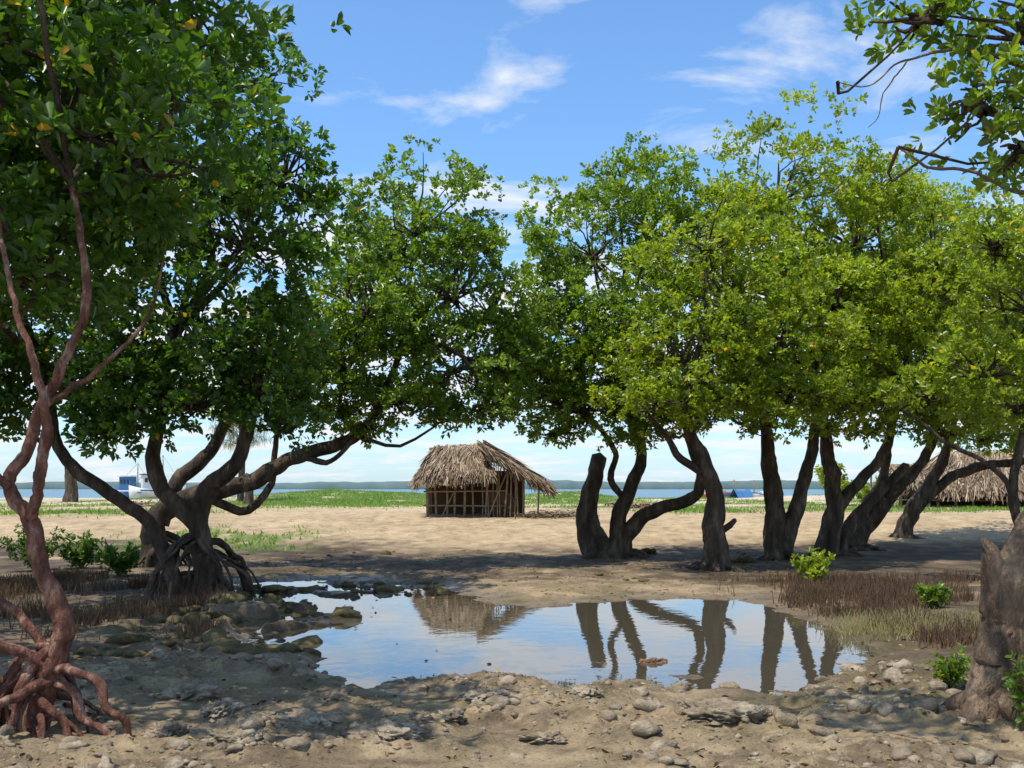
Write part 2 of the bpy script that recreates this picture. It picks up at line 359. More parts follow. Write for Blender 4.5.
tree("red_mangrove_tree",(-2.9,6.2),[
 [(-3.02,6.2,-.05,.10),(-2.95,6.2,.2,.085),(-2.86,6.2,.45,.070),(-2.80,6.2,.62,.062),(-2.79,6.2,.82,.058),(-2.92,6.2,1.1,.05),(-2.98,6.2,1.38,.052),(-3.14,6.25,1.62,.038),(-3.05,6.3,1.85,.036),(-2.97,6.3,2.1,.034),(-2.80,6.35,2.5,.028),(-2.72,6.4,2.85,.024),(-2.9,6.6,3.6,.018)],
 [(-3.0,6.2,1.36,.04),(-2.93,6.15,1.5,.036),(-2.91,6.15,1.65,.036),(-2.84,6.1,1.95,.03),(-2.90,6.1,2.3,.022),(-3.05,6.15,2.7,.018),(-3.3,6.4,3.4,.014)],
 [(-3.12,6.22,1.6,.028),(-3.3,6.2,1.8,.022),(-3.6,6.3,2.3,.018),(-4.0,6.4,3.0,.014)],
 [(-2.98,6.3,2.1,.02),(-2.6,6.4,2.4,.014),(-2.35,6.5,2.75,.01),(-2.3,6.6,3.1,.007)],
 [(-3.5,6.1,-.05,.07),(-3.4,6.1,.5,.05),(-3.5,6.1,1.0,.042),(-3.4,6.1,1.5,.036),(-3.7,6.1,2.1,.03)],
 [(-3.2,6.1,-.05,.05),(-3.15,6.1,.3,.04),(-2.95,6.15,.5,.035),(-2.85,6.18,.62,.03)]],
 [((-3.7,6.9,4.7),(1.35,1.3,1.1)),((-2.75,7.3,3.95),(.95,1.0,.8)),((-4.4,6.8,3.4),(1.1,1.1,.8)),((-2.75,8.0,5.6),(1.1,1.1,.9)),((-3.5,7.3,3.15),(.85,.8,.55)),((-3.4,7.6,4.2),(1.0,.8,.9)),((-5,7.5,4.6),(1.3,1.2,1.2)),
  ((-3.3,5.4,5.9),(1.1,1,.6)),((-5,8.5,6.6),(1.6,1.4,.9))],  # overhead lobes out of view, added to shade the left foreground
 L_dark,M_barkred,L=.108,dens=4.2,roots=rootsA,step=.028,lump=.2,wob=.008,limb=.022,fine=True,twigbark=M_bark,bright=.08,sides=16)
# B
tree("mangrove_tree",(-4.55,14.7),[
 [(-4.5,14.7,.0,.17),(-4.5,14.7,.5,.16),(-4.6,14.7,1.1,.15),(-4.45,14.7,1.6,.13),(-3.95,14.6,2.1,.10),(-3.7,14.5,3.2,.08)],
 [(-4.6,14.7,1.0,.13),(-5.0,14.7,1.4,.12),(-5.3,14.8,1.9,.11),(-5.2,14.9,2.8,.09),(-5,15,4,.07)],
 [(-4.9,14.7,-.05,.12),(-5.1,14.7,.6,.11),(-5.35,14.7,1.1,.11),(-6.0,14.6,1.6,.1),(-6.6,14.6,2.2,.08),(-6.8,14.6,3.4,.06)]],
 [((-4.9,15,6.5),(1.8,1.7,1.75)),((-3.85,14.6,5.1),(1.35,1.5,1.35)),((-6.3,14.5,5.2),(1.7,1.6,1.5)),((-4.7,14.2,3.6),(1.7,1.5,.9)),((-7.4,14.8,3.7),(1.7,1.5,1.1)),((-6.0,14.6,3.0),(1.5,1.2,.6)),((-3.6,14.6,3.5),(1.0,1,.8)),((-8.4,15.5,5.5),(1.7,1.5,1.5)),((-4.4,15.2,7.7),(1.1,1.1,.8)),
  ((-4.9,14.2,2.75),(1.2,1.1,.45)),((-3.5,14.4,2.9),(.7,.7,.4)),((-6.2,11.2,5.9),(1.7,1.5,.8)),((-5.0,11.3,6.9),(1.3,1.2,.7)),((-6.7,10.2,4.6),(1.4,1.2,.8)),((-5.6,14.0,2.35),(.7,.6,.3)),((-3.2,14.3,2.45),(.5,.5,.25)),((-7.8,14.5,2.6),(.9,.8,.4)),((-3.4,14.9,6.2),(.8,.8,.8))],  # lobes well in front of the trunk are added to shade the left bank
 L_dark,M_bark,L=.115,dens=4.6,roots=stilt(-4.6,14.7,.75,16,1.05,.045),limb=.06,bright=.04)
# C
tree("mangrove_tree",(-6.8,19.3),[
 [(-6.9,19.3,.0,.28),(-6.9,19.3,.5,.24),(-6.75,19.2,1.1,.2),(-5.8,19.1,1.5,.18),(-4.9,19,1.75,.16),(-4.1,19,2.2,.13),(-3.1,19,2.5,.11),(-2.5,19,3.2,.08),(-2.0,19,4.6,.05)],
 [(-6.8,19.3,.9,.17),(-6.5,19.4,1.7,.15),(-5.8,19.6,2.5,.12),(-5.3,19.7,4,.08)],
 [(-5.9,19.1,1.45,.09),(-5.2,19.4,1.15,.08),(-4.75,19.5,1.6,.07),(-4.6,19.5,2.6,.05)],
 [(-4.0,19,2.2,.07),(-3.4,18.8,2.1,.05),(-2.9,18.7,2.6,.04)]],
 [((-1.9,19.5,6.6),(1.45,1.4,1.35)),((-1.1,19,5.2),(1.5,1.4,1.2)),((-2.7,18.6,4.8),(1.55,1.5,1.3)),((-3.2,19,3.8),(1.3,1.2,.85)),((-1.1,18.8,3.8),(1.3,1.1,.85)),((-4.2,19.5,4.2),(1.6,1.4,1.2)),((-2.9,19.6,5.9),(.9,.9,.9)),((-.3,19.2,3.9),(.9,.8,.8)),((-.4,19.2,4.9),(.8,.8,.8)),
  ((-2.2,18.8,3.2),(1.3,1.1,.45)),((-.4,19,3.15),(.9,.8,.4)),((-3.9,19,3.1),(1.0,1.0,.45)),((-5.4,19.5,3.4),(1.2,1,.7)),((-2.7,18.8,2.75),(.6,.6,.3)),((-1.3,18.8,2.9),(.5,.5,.25)),((-.9,19.3,6.1),(.7,.7,.6))],
 L_mid,M_bark,L=.105,dens=4.4,roots=stilt(-6.85,19.3,.6,10,.9,.06),limb=.05,bright=-.03)
# D
tree("mangrove_tree",(2.05,22),[
 [(2.2,22,-.05,.46),(1.9,22,.3,.34),(1.68,22,.7,.25),(1.70,22,1.3,.2),(1.8,22,1.8,.17),(1.92,22,2.3,.15)],
 [(2.3,22,.05,.36),(2.38,22,.55,.24),(2.35,22,.95,.18),(2.6,22,1.6,.15),(2.85,22,2.35,.12),(2.5,21.6,3.3,.09),(2.2,21.4,4.2,.06)],
 [(2.4,22,.5,.2),(2.75,21.9,.85,.17),(3.2,21.9,1.15,.15),(3.9,21.8,1.35,.13),(4.1,21.7,1.8,.1),(3.9,21.6,2.4,.09),(3.5,21.4,3.6,.06)],
 [(2.5,22,1.35,.08),(2.15,22,1.8,.07),(2.25,21.8,2.4,.06),(1.6,21.4,3.2,.05)]],
 [((1.7,21,6.4),(1.5,1.4,1.4),1),((3.0,21.5,7.1),(1.7,1.5,1.55),1),((1.5,20.5,4.7),(1.45,1.3,1.1),3),((3.2,20.5,4.8),(1.6,1.4,1.2),2),((2.2,21,3.8),(1.6,1.3,.75),1),((.8,21,4.3),(.8,.9,.9),3),((4.1,22,3.7),(1.2,1,.7),2),((.8,21,5.6),(.7,.8,.7),1),
  ((.5,20.8,3.7),(1.0,.9,.6),3),((1.5,20.8,3.15),(1.4,1.2,.5),3),((3.2,21,3.2),(1.3,1.2,.45),1),((.4,20.8,4.7),(.7,.7,.7),3),((2.6,20.8,2.65),(.7,.6,.3),1),((.9,20.7,2.75),(.6,.6,.3),3),((.1,20.4,4.1),(.6,.6,.6),3),((2.3,21.4,7.9),(.8,.8,.6),1)],
 L_mid,M_bark,L=.105,dens=4.6,roots=stilt(2.2,22,.25,6,1.0,.08),limb=.05,bright=.10,lump=.18,sides=16)
# E
tree("mangrove_tree",(3.75,18.5),[
 [(3.8,18.5,-.05,.34),(3.75,18.5,.35,.24),(3.72,18.5,.9,.19),(3.76,18.5,1.5,.16),(3.55,18.5,2.1,.13),(3.25,18.4,2.75,.1),(3.3,18.4,3.6,.06)],
 [(3.76,18.5,1.5,.09),(3.5,18.5,1.9,.08),(3.1,18.4,2.15,.07),(2.7,18.3,2.7,.05)],
 [(3.74,18.5,.75,.07),(3.98,18.45,.9,.06),(4.1,18.4,1.02,.045)]],
 [((3.9,18.5,5.0),(1.6,1.5,1.2)),((3.1,18.2,3.9),(1.3,1.2,.8)),((5.0,18.5,4.3),(1.4,1.3,.95)),((3.6,18.6,6.0),(1.1,1.1,.9)),((2.6,18.1,3.2),(1.1,1,.45)),((4.2,18.4,3.35),(1.2,1.1,.5)),((5.4,18.5,3.4),(1.0,1.0,.5)),((4.8,18.2,2.75),(.7,.6,.3)),((3.3,18.0,2.8),(.5,.5,.25))],
 L_yel,M_bark,L=.10,dens=4.2,roots=stilt(3.78,18.5,.22,8,.7,.06),limb=.045,lump=.18,bright=-.04,sides=16)
# F
tree("mangrove_tree",(5.5,20.8),[
 [(5.5,20.8,-.05,.32),(5.5,20.8,.4,.24),(5.45,20.8,1.2,.19),(5.35,20.8,2.2,.15),(5.2,20.6,3.2,.09)],
 [(5.6,20.8,.2,.24),(5.8,20.8,.8,.17),(6.0,20.8,1.5,.15),(6.25,20.8,2.4,.12),(6.3,20.6,3.6,.08)]],
 [((5.6,21,7.6),(1.8,1.6,1.75)),((4.9,20.5,5.6),(1.5,1.4,1.2)),((6.6,20.5,5.3),(1.6,1.5,1.2)),((5.6,20,4.1),(1.6,1.3,.8)),((7,21,4),(1.2,1.1,.7)),((4.4,21,6.9),(1,1,.9)),((5.6,20.4,3.35),(1.3,1.1,.45)),((7.0,20.5,3.3),(1.1,1,.45)),((6.3,20.2,2.85),(.6,.6,.3))],
 L_yel,M_bark,L=.10,dens=4.6,roots=stilt(5.6,20.8,.22,8,.8,.07),limb=.05,lump=.18,sides=16)
# G
tree("mangrove_tree",(6.9,22),[
 [(6.9,22,-.05,.34),(6.95,22,.4,.24),(7.1,22,1.2,.2),(7.0,22,2.0,.16),(6.8,21.8,3.0,.1)],
 [(7.05,22,1.1,.15),(7.6,22,1.7,.13),(8.2,22,2.4,.11),(8.4,21.8,3.4,.07)],
 [(7.2,22.1,.0,.15),(7.5,22.2,.8,.13),(8.0,22.3,1.3,.12),(8.8,22.3,2.1,.1)]],
 [((7.5,22,6.9),(1.8,1.7,1.5)),((8.4,21.5,5.3),(1.7,1.6,1.2)),((7.2,21.5,5.2),(1.3,1.3,1.1)),((8.3,21,4.0),(1.7,1.4,.8)),((6.6,22,6),(1.2,1.2,1)),((9.3,22,6.6),(1.4,1.3,1.2)),((8.6,21.2,3.3),(1.3,1.2,.45)),((9.3,21.2,2.75),(.7,.6,.3)),((7.7,21.2,2.8),(.5,.5,.25)),((7.9,21.8,8.0),(.9,.9,.6))],
 L_yel,M_bark,L=.105,dens=4.5,roots=stilt(7,22,.2,8,.9,.07),limb=.05,lump=.18,bright=-.05,sides=16)
# H
tree("mangrove_tree",(8.3,24),[
 [(8.1,24,-.05,.3),(8.3,24,.4,.22),(8.8,24,1.1,.19),(9.3,24,1.7,.16),(9.9,24,2.3,.13),(10.2,23.8,3.4,.08)],
 [(8.4,24,.4,.16),(8.5,24,1.1,.14),(8.9,24,1.8,.12),(9.0,23.8,2.9,.08)]],
 [((9.8,24,6.9),(2.0,1.9,1.8)),((10.2,23,4.3),(2.0,1.6,.95)),((9.1,23.5,5.2),(1.5,1.4,1.2)),((11,23.5,5.4),(1.6,1.5,1.2)),((10.2,22.8,3.4),(1.7,1.4,.5)),((10.7,22.8,2.7),(.8,.7,.3)),((9.3,24,8.3),(1.0,.9,.7))],
 L_yel,M_bark,L=.11,dens=4.4,roots=stilt(8.2,24,.2,8,.9,.07),limb=.05,bright=-.03,lump=.18)
tree("mangrove_tree",(10.2,26),[
 [(10.1,26,.05,.33),(10.2,26,.5,.23),(10.5,26,1.2,.19),(11.0,26,1.9,.16),(11.4,25.8,3,.1)],
 [(10.4,26,.9,.15),(11.3,26,1.8,.13),(12.3,25.9,2.2,.11),(13.6,25.6,2.4,.09),(14,25.5,3.4,.06)]],
 [((11.9,25,6.6),(2.1,1.9,1.9)),((12.3,24.5,4.3),(2.0,1.6,.95)),((13.6,25,5.4),(1.9,1.7,1.6)),((14.0,25,3.7),(1.7,1.4,.7)),((12.5,24.5,3.4),(1.5,1.3,.45)),((13.4,25,7.2),(1.5,1.3,1.2)),((12.8,24.5,2.75),(.8,.7,.3))],
 L_yel,M_bark,L=.115,dens=4.2,roots=stilt(10.1,26,.3,8,.9,.07),limb=.05,bright=-.05,lump=.18)
# right mid tree, fine stem at frame edge
tree("mangrove_tree",(8.3,16.2),[
 [(8.3,16.2,.0,.12),(8.25,16.2,.8,.09),(8.1,16.2,1.6,.08),(8.3,16.2,2.6,.06),(8.4,16.2,3.4,.05)],
 [(8.2,16.2,1.3,.05),(7.8,16.2,1.9,.04),(7.0,16.2,2.35,.03),(6.6,16.2,2.7,.02)]],
 [((8.5,16.4,4.5),(1.4,1.2,1.05)),((7.7,16.3,3.4),(1.1,.9,.6)),((9.4,16.5,5.4),(1.4,1.3,1.1)),((8.2,16.2,2.85),(.9,.8,.35)),((8.0,16.6,5.6),(.9,.9,.8)),((6.8,16.3,3.1),(.7,.6,.35),1)],
 L_yel,M_bark,L=.10,dens=3.8,roots=stilt(8.3,16.2,.4,8,.7,.035),limb=.035,bright=-.05)
# I near right trunk
tree("mangrove_tree",(3.08,6.4),[
 [(2.98,6.4,-.1,.23),(3.02,6.4,.1,.18),(3.08,6.42,.4,.145),(3.12,6.45,.7,.13),(3.2,6.45,1.0,.125),(3.35,6.5,1.3,.11),(3.75,6.5,1.85,.10),(4.0,6.5,2.7,.09),(3.9,6.5,3.6,.07),(3.6,6.4,4.6,.05)],
 [(3.22,6.4,-.1,.16),(3.24,6.4,.3,.12),(3.2,6.42,.7,.1),(3.22,6.44,1.0,.09)],
 [(3.12,6.44,.75,.10),(3.10,6.44,1.0,.075),(3.07,6.42,1.18,.055),(3.02,6.42,1.27,.02)],
 [(3.92,6.5,3.3,.022),(3.5,6.5,3.5,.016),(3.25,6.53,3.55,.013),(3.0,6.55,3.68,.011),(2.75,6.6,3.72,.009),(2.55,6.6,3.85,.006)],
 [(3.8,6.45,4.2,.022),(3.3,6.4,4.3,.014),(2.9,6.5,4.45,.010),(2.55,6.6,4.4,.006),(2.35,6.6,4.25,.004),(2.15,6.6,4.28,.003)],
 [(2.6,6.58,4.41,.005),(2.45,6.6,4.2,.004),(2.42,6.6,4.05,.003),(2.35,6.6,3.98,.002)]],
 [((3.5,6.6,4.55),(.7,.6,.42),0),((3.1,6.6,4.1),(.42,.38,.26),3),((2.75,6.6,4.72),(.4,.4,.2),4),((3.35,6.6,3.8),(.32,.3,.18),3),((4.1,6.6,5.6),(1.0,1.0,.7),0),((.8,5.3,6.3),(.9,.8,.5),0),((5.0,7,4.2),(1.1,1,.9),0)],  # the high lobe far left of the trunk is unseen, added for its shadow
 L_mid,M_stump,L=.085,dens=3.0,roots=[[(3.05,6.4,.3,.10),(2.88,6.3,.12,.08),(2.75,6.2,-.05,.05)],[(3.1,6.35,.3,.10),(3.2,6.0,.1,.07),(3.3,5.8,-.06,.05)],[(3.0,6.4,.25,.08),(2.9,6.7,.1,.06),(2.82,6.9,-.06,.04)]],
 limb=.016,step=.025,lump=.22,wob=.006,sides=36,bright=.1,fine=True,twigbark=M_bark)
# ------------------------------------------------------------------ shrubs
def shrub(name,x,y,h,w,lm,L=.07,n=90):
    z=g1(x,y);e=empty(name,(x,y,z));tb=Tubes();PP=[];DD=[]
    for i in range(11):
        a=R.uniform(0,6.28);q=R.uniform(.3,1);tx,ty,tz=x+math.cos(a)*w*q,y+math.sin(a)*w*q,z+h*R.uniform(.4,1)
        tb.add([(x,y,z-.03),(x+(tx-x)*.4,y+(ty-y)*.4,z+(tz-z)*.55),(tx,ty,tz)],[.012,.009,.004],.1,5)
        for k in range(n//9+1):
            t=R.uniform(.25,1);p=np.array([x+(tx-x)*t,y+(ty-y)*t,z+(tz-z)*t])+R.normal(0,.05*w+.02,3)
            for q_ in range(5):
                PP.append(p);DD.append(R.normal(size=3)+np.array([0,0,.8]))
    PP=np.array(PP);DD=norm(np.array(DD));LL=L*R.uniform(.7,1.2,len(PP))
    V,F=leaves(PP,DD,LL,LL*.45)
    par(tb.obj("stems",M_aer),e);par(npmesh("leaves",V,F,lm,attrs=np.repeat(R.uniform(.1,.9,len(PP)),2)),e)
for (x,y,h,w,lm) in [(-8.6,18,.85,.55,L_dark),(-7.9,18.4,.6,.45,L_dark),(-6.75,17.2,.75,.5,L_dark),(4.75,15.8,.5,.35,L_yel),(5.3,12.6,.28,.2,L_mid),(3.3,7.5,.3,.18,L_mid),(3.05,5.95,.45,.16,L_mid),(3.2,6.05,.5,.2,L_dark)]:
    shrub("mangrove_sapling",x,y,h,w,lm,n=260 if y>15 else 110,L=.08 if y>8 else .045)
shrub("green_bush",15.2,46,2.0,1.6,L_yel,L=.16,n=900)
shrub("green_bush",17.2,47,1.7,1.5,L_yel,L=.16,n=700)
# ------------------------------------------------------------------ aerial roots
def cones(name,x,y,h,r,mat,lean=.12):
    n=len(x);z=gz(x,y);th=np.array([0,2.1,4.2])
    base=np.stack([x,y,z-.02],1);top=base+np.stack([R.normal(0,lean,n)*h,R.normal(0,lean,n)*h,h+.02],1)
    ring=np.stack([np.cos(th),np.sin(th),0*th],1)
    Vb=base[:,None]+ring[None]*r[:,None,None];Vt=top[:,None]+ring[None]*r[:,None,None]*.35
    V=np.concatenate([Vb,Vt],1).reshape(-1,3);b=np.arange(n)[:,None]*6
    F=np.stack([b+[0,1,4,3],b+[1,2,5,4],b+[2,0,3,5]],1).reshape(-1,4)
    return npmesh(name,V,F,mat)
def scat(n,x0,x1,y0,y1,fn):
    x=R.uniform(x0,x1,n);y=R.uniform(y0,y1,n);k=R.random(n)<fn(x,y);return x[k],y[k]
x,y=scat(30000,3.0,9.5,9.8,16.5,lambda x,y: ss(.1,.5,sdn(x,y))*ss(.38,.54,fbm(x*1.1,y*.9,71))*ss(3.0,3.8,x))
cones("mangrove_aerial_roots",x,y,R.uniform(.04,.2,len(x)),R.uniform(.004,.010,len(x)),M_aer,.25)
x,y=scat(30000,-9,-3.2,9.6,17,lambda x,y: ss(.0,.4,sdn(x,y))*ss(.42,.58,fbm(x*1.1,y*1.1,72)))
cones("mangrove_aerial_roots",x,y,R.uniform(.04,.2,len(x)),R.uniform(.004,.010,len(x)),M_aer,.3)
x,y=scat(14000,3.2,6.2,9.9,11.8,lambda x,y: np.exp(-((x-4.4)/1.0)**4-((y-10.9)/.5)**4)*(sdn(x,y)>0)*ss(.3,.55,fbm(x*4,y*4,75)))
cones("reed_clump",x,y,R.uniform(.06,.2,len(x)),R.uniform(.003,.006,len(x)),noisemat("dry_reed",(.32,.28,.11),(.52,.42,.19),3,bump=.1),.4)
# ------------------------------------------------------------------ grass
def blades(name,x,y,h,w,mat):
    n=len(x);z=gz(x,y);a=R.uniform(0,6.28,n);b0=np.stack([x,y,z-.01],1);s=np.stack([np.cos(a),np.sin(a),0*a],1)*w[:,None]
    ln=np.stack([R.normal(0,.35,n)*h,R.normal(0,.35,n)*h,h],1)
    V=np.stack([b0-s,b0+s,b0+ln],1).reshape(-1,3);F=np.arange(3*n).reshape(n,3)
    return npmesh(name,V,F,mat,attrs=R.uniform(0,1,n))
x,y=scat(220000,-26,26,23,74,lambda x,y: grassmask(x,y))
blades("grass",x,y,R.uniform(.04,.15,len(x)),R.uniform(.015,.04,len(x)),L_grass)
# ------------------------------------------------------------------ rocks
def ico(sub):
    bm=bmesh.new();bmesh.ops.create_icosphere(bm,subdivisions=sub,radius=1);V=np.array([v.co[:] for v in bm.verts]);F=np.array([[v.index for v in f.verts] for f in bm.faces]);bm.free();return V,F
def n3(V,s,seed): return (fbm(V[:,0]*s+V[:,2]*s*.7,V[:,1]*s-V[:,2]*s*.6,seed)+fbm(V[:,2]*s+5,V[:,0]*s+V[:,1]*s,seed+9)-1)
def rubble(name,x,y,s,mat,flat=.5):
    base,F0=ico(2);vars_=[base*(1+1.3*n3(base,1.5,80+k*3))[:,None]*np.array([1,R.uniform(.5,1),flat*R.uniform(.7,1.3)]) for k in range(12)]
    n=len(x);z=gz(x,y);VV=np.empty((n,len(base),3))
    for i in range(n):
        a=R.uniform(0,6.28);c,s_=math.cos(a),math.sin(a);v=vars_[i%12]
        VV[i]=np.stack([v[:,0]*c-v[:,1]*s_,v[:,0]*s_+v[:,1]*c,v[:,2]],1)*s[i]+[x[i],y[i],z[i]+s[i]*flat*.1]
    F=(F0[None]+(np.arange(n)*len(base))[:,None,None]).reshape(-1,3)
    return npmesh(name,VV.reshape(-1,3),F,mat,smooth=False)
x,y=scat(12000,-4.5,4.5,4.6,9.2,lambda x,y: ss(.46,.6,fbm(x*1.3,y*1.3,27))*.65*(sdn(x,y)>-.1)+.03)
rubble("coral_rubble",x,y,np.minimum(R.pareto(1.8,len(x))*.009+.006,.085),M_rock)
x,y=scat(2200,-6,6,9,24,lambda x,y: ss(.5,.65,fbm(x*1.2,y*1.2,92))*.5*(sdn(x,y)>-.1)+.04*(sdn(x,y)>-.4))
rubble("shore_stones",x,y,np.minimum(R.pareto(2.,len(x))*.015+.012,.12),M_rockd)
x,y=scat(800,-4.2,-1.0,9.0,16.5,lambda x,y: ss(-1.7,0,sdn(x,y))*.9)
rubble("pool_stones",x,y,np.minimum(R.pareto(1.8,len(x))*.03+.03,.2),M_rockd,.45)
def rock(x,y,s,fl,mat,seed):
    V,F=ico(5);rg=np.abs(n3(V,3.2,seed+3));V=V*(1+.9*n3(V,1.2,seed)-.9*rg+.35*n3(V,9,seed+5))[:,None]*np.array([1,.8,fl])*s
    o=npmesh("rock",V,F,mat,smooth=True);o.location=(x,y,g1(x,y)+s*fl*.1);o.rotation_euler=(0,0,seed)
for i,(x,y,s,fl,mt) in enumerate([(-3.2,13.2,.42,.5,M_rockd),(-2.6,12.6,.25,.45,M_rockd),(-2.3,14.6,.2,.4,M_rockd),(-3.6,11.9,.25,.4,M_rockd),(-2.4,9.6,.14,.45,M_rockd),(.86,9.15,.09,.6,M_brownrock),(1.28,9.2,.15,.45,M_brownrock),
  (-2.3,7.2,.22,.4,M_rock),(-1.95,6.6,.17,.45,M_rock),(-.75,6.0,.24,.28,M_rock),(1.35,6.45,.3,.3,M_rock),(1.7,6.7,.16,.35,M_rock),(-.4,6.5,.14,.4,M_rock),(-2.1,6.1,.14,.5,M_rock),(.2,6.1,.14,.35,M_rock),(-3.3,7.3,.2,.4,M_rock),(-.2,7.1,.2,.25,M_rock),(.5,7.3,.17,.3,M_rock),(-1.3,6.3,.2,.35,M_rock),(-1.6,5.75,.16,.35,M_rock),(3.1,22.8,.3,.4,M_rockd),(4.6,20,.28,.4,M_rockd)]):
    rock(x,y,s,fl,mt,100+i*7)
# leaf litter
n=3800;x=R.uniform(-5.5,5.5,n);y=4.6+R.random(n)**1.3*17;k=(sdn(x,y)>.02)|((R.random(n)<.15)&(x<0));x=x[k];y=y[k];z=np.maximum(gz(x,y),0)+.006
D=norm(np.stack([R.normal(size=len(x)),R.normal(size=len(x)),R.normal(0,.12,len(x))],1));LL=R.uniform(.025,.065,len(x))
V,F=leaves(np.stack([x,y,z],1),D,LL,LL*.45,droop=.05)
npmesh("leaf_litter",V,F,leafmat("dead_leaf",[(0,(.05,.03,.015)),(.6,(.16,.09,.04)),(.9,(.3,.2,.06)),(1,(.4,.3,.08))],trans=.05,rough=.7),attrs=np.repeat(R.uniform(0,1,len(x)),2))
# ------------------------------------------------------------------ thatch
class Th:
    def __init__(s): s.V=[];s.F=[];s.A=[];s.n=0
    def quad(s,a,b,c,d,v):
        s.V+= [a,b,c,d];s.F.append([s.n,s.n+1,s.n+2,s.n+3]);s.n+=4;s.A.append(v)
    def panel(s,e0,e1,r1,r0,n,ln=(.45,.95),w=(.015,.04),thick=.07):
        e0,e1,r1,r0=[np.array(p,float) for p in (e0,e1,r1,r0)]
        nr=norm(np.cross(e1-e0,r0-e0)+np.cross(e1-e0,r1-e1));
        if nr[2]<0: nr=-nr
        s.quad(e0,e1,r1,r0,.25)
        s.quad(e0-nr*.05,e1-nr*.05,r1-nr*.05,r0-nr*.05,.1)
        for i in range(n):
            u=R.random();t=R.random()**1.1
            if i%5==0: t=R.uniform(-.02,.04)
            e=e0*(1-u)+e1*u;r=r0*(1-u)+r1*u
            sl=norm(e-r);sd=norm(np.cross(sl,nr))
            p=e*(1-t)+r*t+nr*(R.uniform(.01,thick)+.03*math.sin(u*23+math.floor(t*5)*2.))
            L=R.uniform(*ln);d=norm(sl+sd*R.normal(0,.2)+nr*R.normal(0,.06))
            if t<.12: d=norm(d+np.array([0,0,-.45])); L*=.75 if t>=.04 else R.uniform(.3,.9)
            W=R.uniform(*w);q=p+d*L
            sd2=norm(sd+nr*R.normal(0,.5))
            s.quad(p-sd2*W,p+sd2*W,q+sd2*W*.4,q-sd2*W*.4,float(np.clip(R.normal(.45,.25)+(.12*math.sin(t*22))+.25*(vn(u*7,t*5,int(n))-.5),0,1)))
    def obj(s,name="thatch_roof"):
        return npmesh(name,np.array(s.V),np.array(s.F),M_thatch,attrs=np.array(s.A))
# Hut 1 (modelled around its own origin, then set on the sand berm)
e=empty("thatched_hut",(-1.1,40,0));th=Th();Hh=-.03
th.panel((-3.6,38.2,Hh+1.55),(-.75,38.3,Hh+1.72),(-1.0,40,Hh+2.85),(-3.0,40,Hh+2.75),2800)
th.panel((-.85,41.8,Hh+1.6),(-3.6,41.8,Hh+1.5),(-3.0,40,Hh+2.75),(-1.0,40,Hh+2.85),900)
th.panel((-3.75,41.8,Hh+1.5),(-3.6,38.2,Hh+1.55),(-3.0,39.8,Hh+2.75),(-3.0,40.2,Hh+2.75),600)
th.panel((1.2,38.3,Hh+1.28),(1.25,41.8,Hh+1.25),(-1.25,41.4,Hh+2.9),(-1.25,38.9,Hh+2.82),2600,thick=.16)
for i in range(1700):
    t=R.random();p=np.array([-1.35+2.6*t,38.3+R.uniform(-.12,.3),Hh+2.84-1.56*t+R.uniform(-.14,.08)])
    d=norm(np.array([R.normal(.75,.35),R.normal(-.05,.15),-.75]));q=p+d*R.uniform(.2,.7)
    sd=np.array([.022,0.01,0.014]);th.quad(p-sd,p+sd,q+sd*.3,q-sd*.3,float(np.clip(R.normal(.5,.25),0,1)))
par(th.obj(),e)
tb=Tubes()
def pole(a,b,r): tb.add([a,((a[0]+b[0])/2+R.normal(0,.03),(a[1]+b[1])/2+R.normal(0,.03),(a[2]+b[2])/2),b],[r,r*.95,r*.85],.4,6,lump=.05)
for px in [-3.25,-2.9,-2.5,-2.2,-1.85,-1.5,-1.15]: pole((px,38.7,Hh-.3),(px+R.normal(0,.06),38.7,Hh+1.85),R.uniform(.035,.055))
for i in range(13): px=-3.25+i*.28;pole((px,41.3,Hh-.1),(px+R.normal(0,.04),41.3,Hh+1.9),R.uniform(.025,.045))
for i in range(7): py=38.9+i*.38;pole((-3.3,py,Hh-.2),(-3.3,py+R.normal(0,.05),Hh+1.95),R.uniform(.025,.04))
for i in range(10):
    px=-1.05+i*.16;pole((px+R.normal(0,.03),38.55,Hh-.3),(px+R.normal(0,.08),38.6,Hh+2.65-.62*(px+1.1)),R.uniform(.02,.045))
for i in range(9): py=38.8+i*.31;pole((.45,py,Hh-.2),(.45+R.normal(0,.05),py,Hh+1.7),R.uniform(.02,.04))
for zz in (.42,.95): pole((-3.4,38.64,Hh+zz),(-.2,38.62,Hh+zz+R.normal(0,.04)),.035)
pole((-3.4,38.62,Hh+1.62),(-.8,38.6,Hh+1.66),.04);pole((-3.3,40,Hh+2.65),(-.8,40,Hh+2.75),.05)
pole((-1.2,38.5,Hh+2.75),(1.15,38.45,Hh+1.3),.04);pole((-1.2,41.4,Hh+2.75),(1.15,41.4,Hh+1.25),.04)
pole((-2.7,38.6,Hh+.0),(-1.9,38.7,Hh+1.6),.03);pole((-.9,38.5,Hh),(-.2,38.55,Hh+1.7),.03);pole((.95,38.5,Hh-.3),(1.0,38.5,Hh+1.35),.04)
par(tb.obj("pole_frame",M_pole),e)
th=Th()
th.panel((-3.3,41.25,Hh+.05),(.4,41.25,Hh+.05),(.4,41.2,Hh+1.8),(-3.3,41.2,Hh+1.8),700,thick=.04,ln=(.2,.5))
th.panel((-.95,38.72,Hh+.1),(.1,38.72,Hh+.05),(.0,38.70,Hh+.9),(-.95,38.70,Hh+1.0),400,thick=.03,ln=(.2,.5))
par(th.obj("woven_wall"),e)
e.location=(-.86,31.4,g1(-1.2,30.5)+.02);e.scale=(.79,.79,.79)
th=Th()
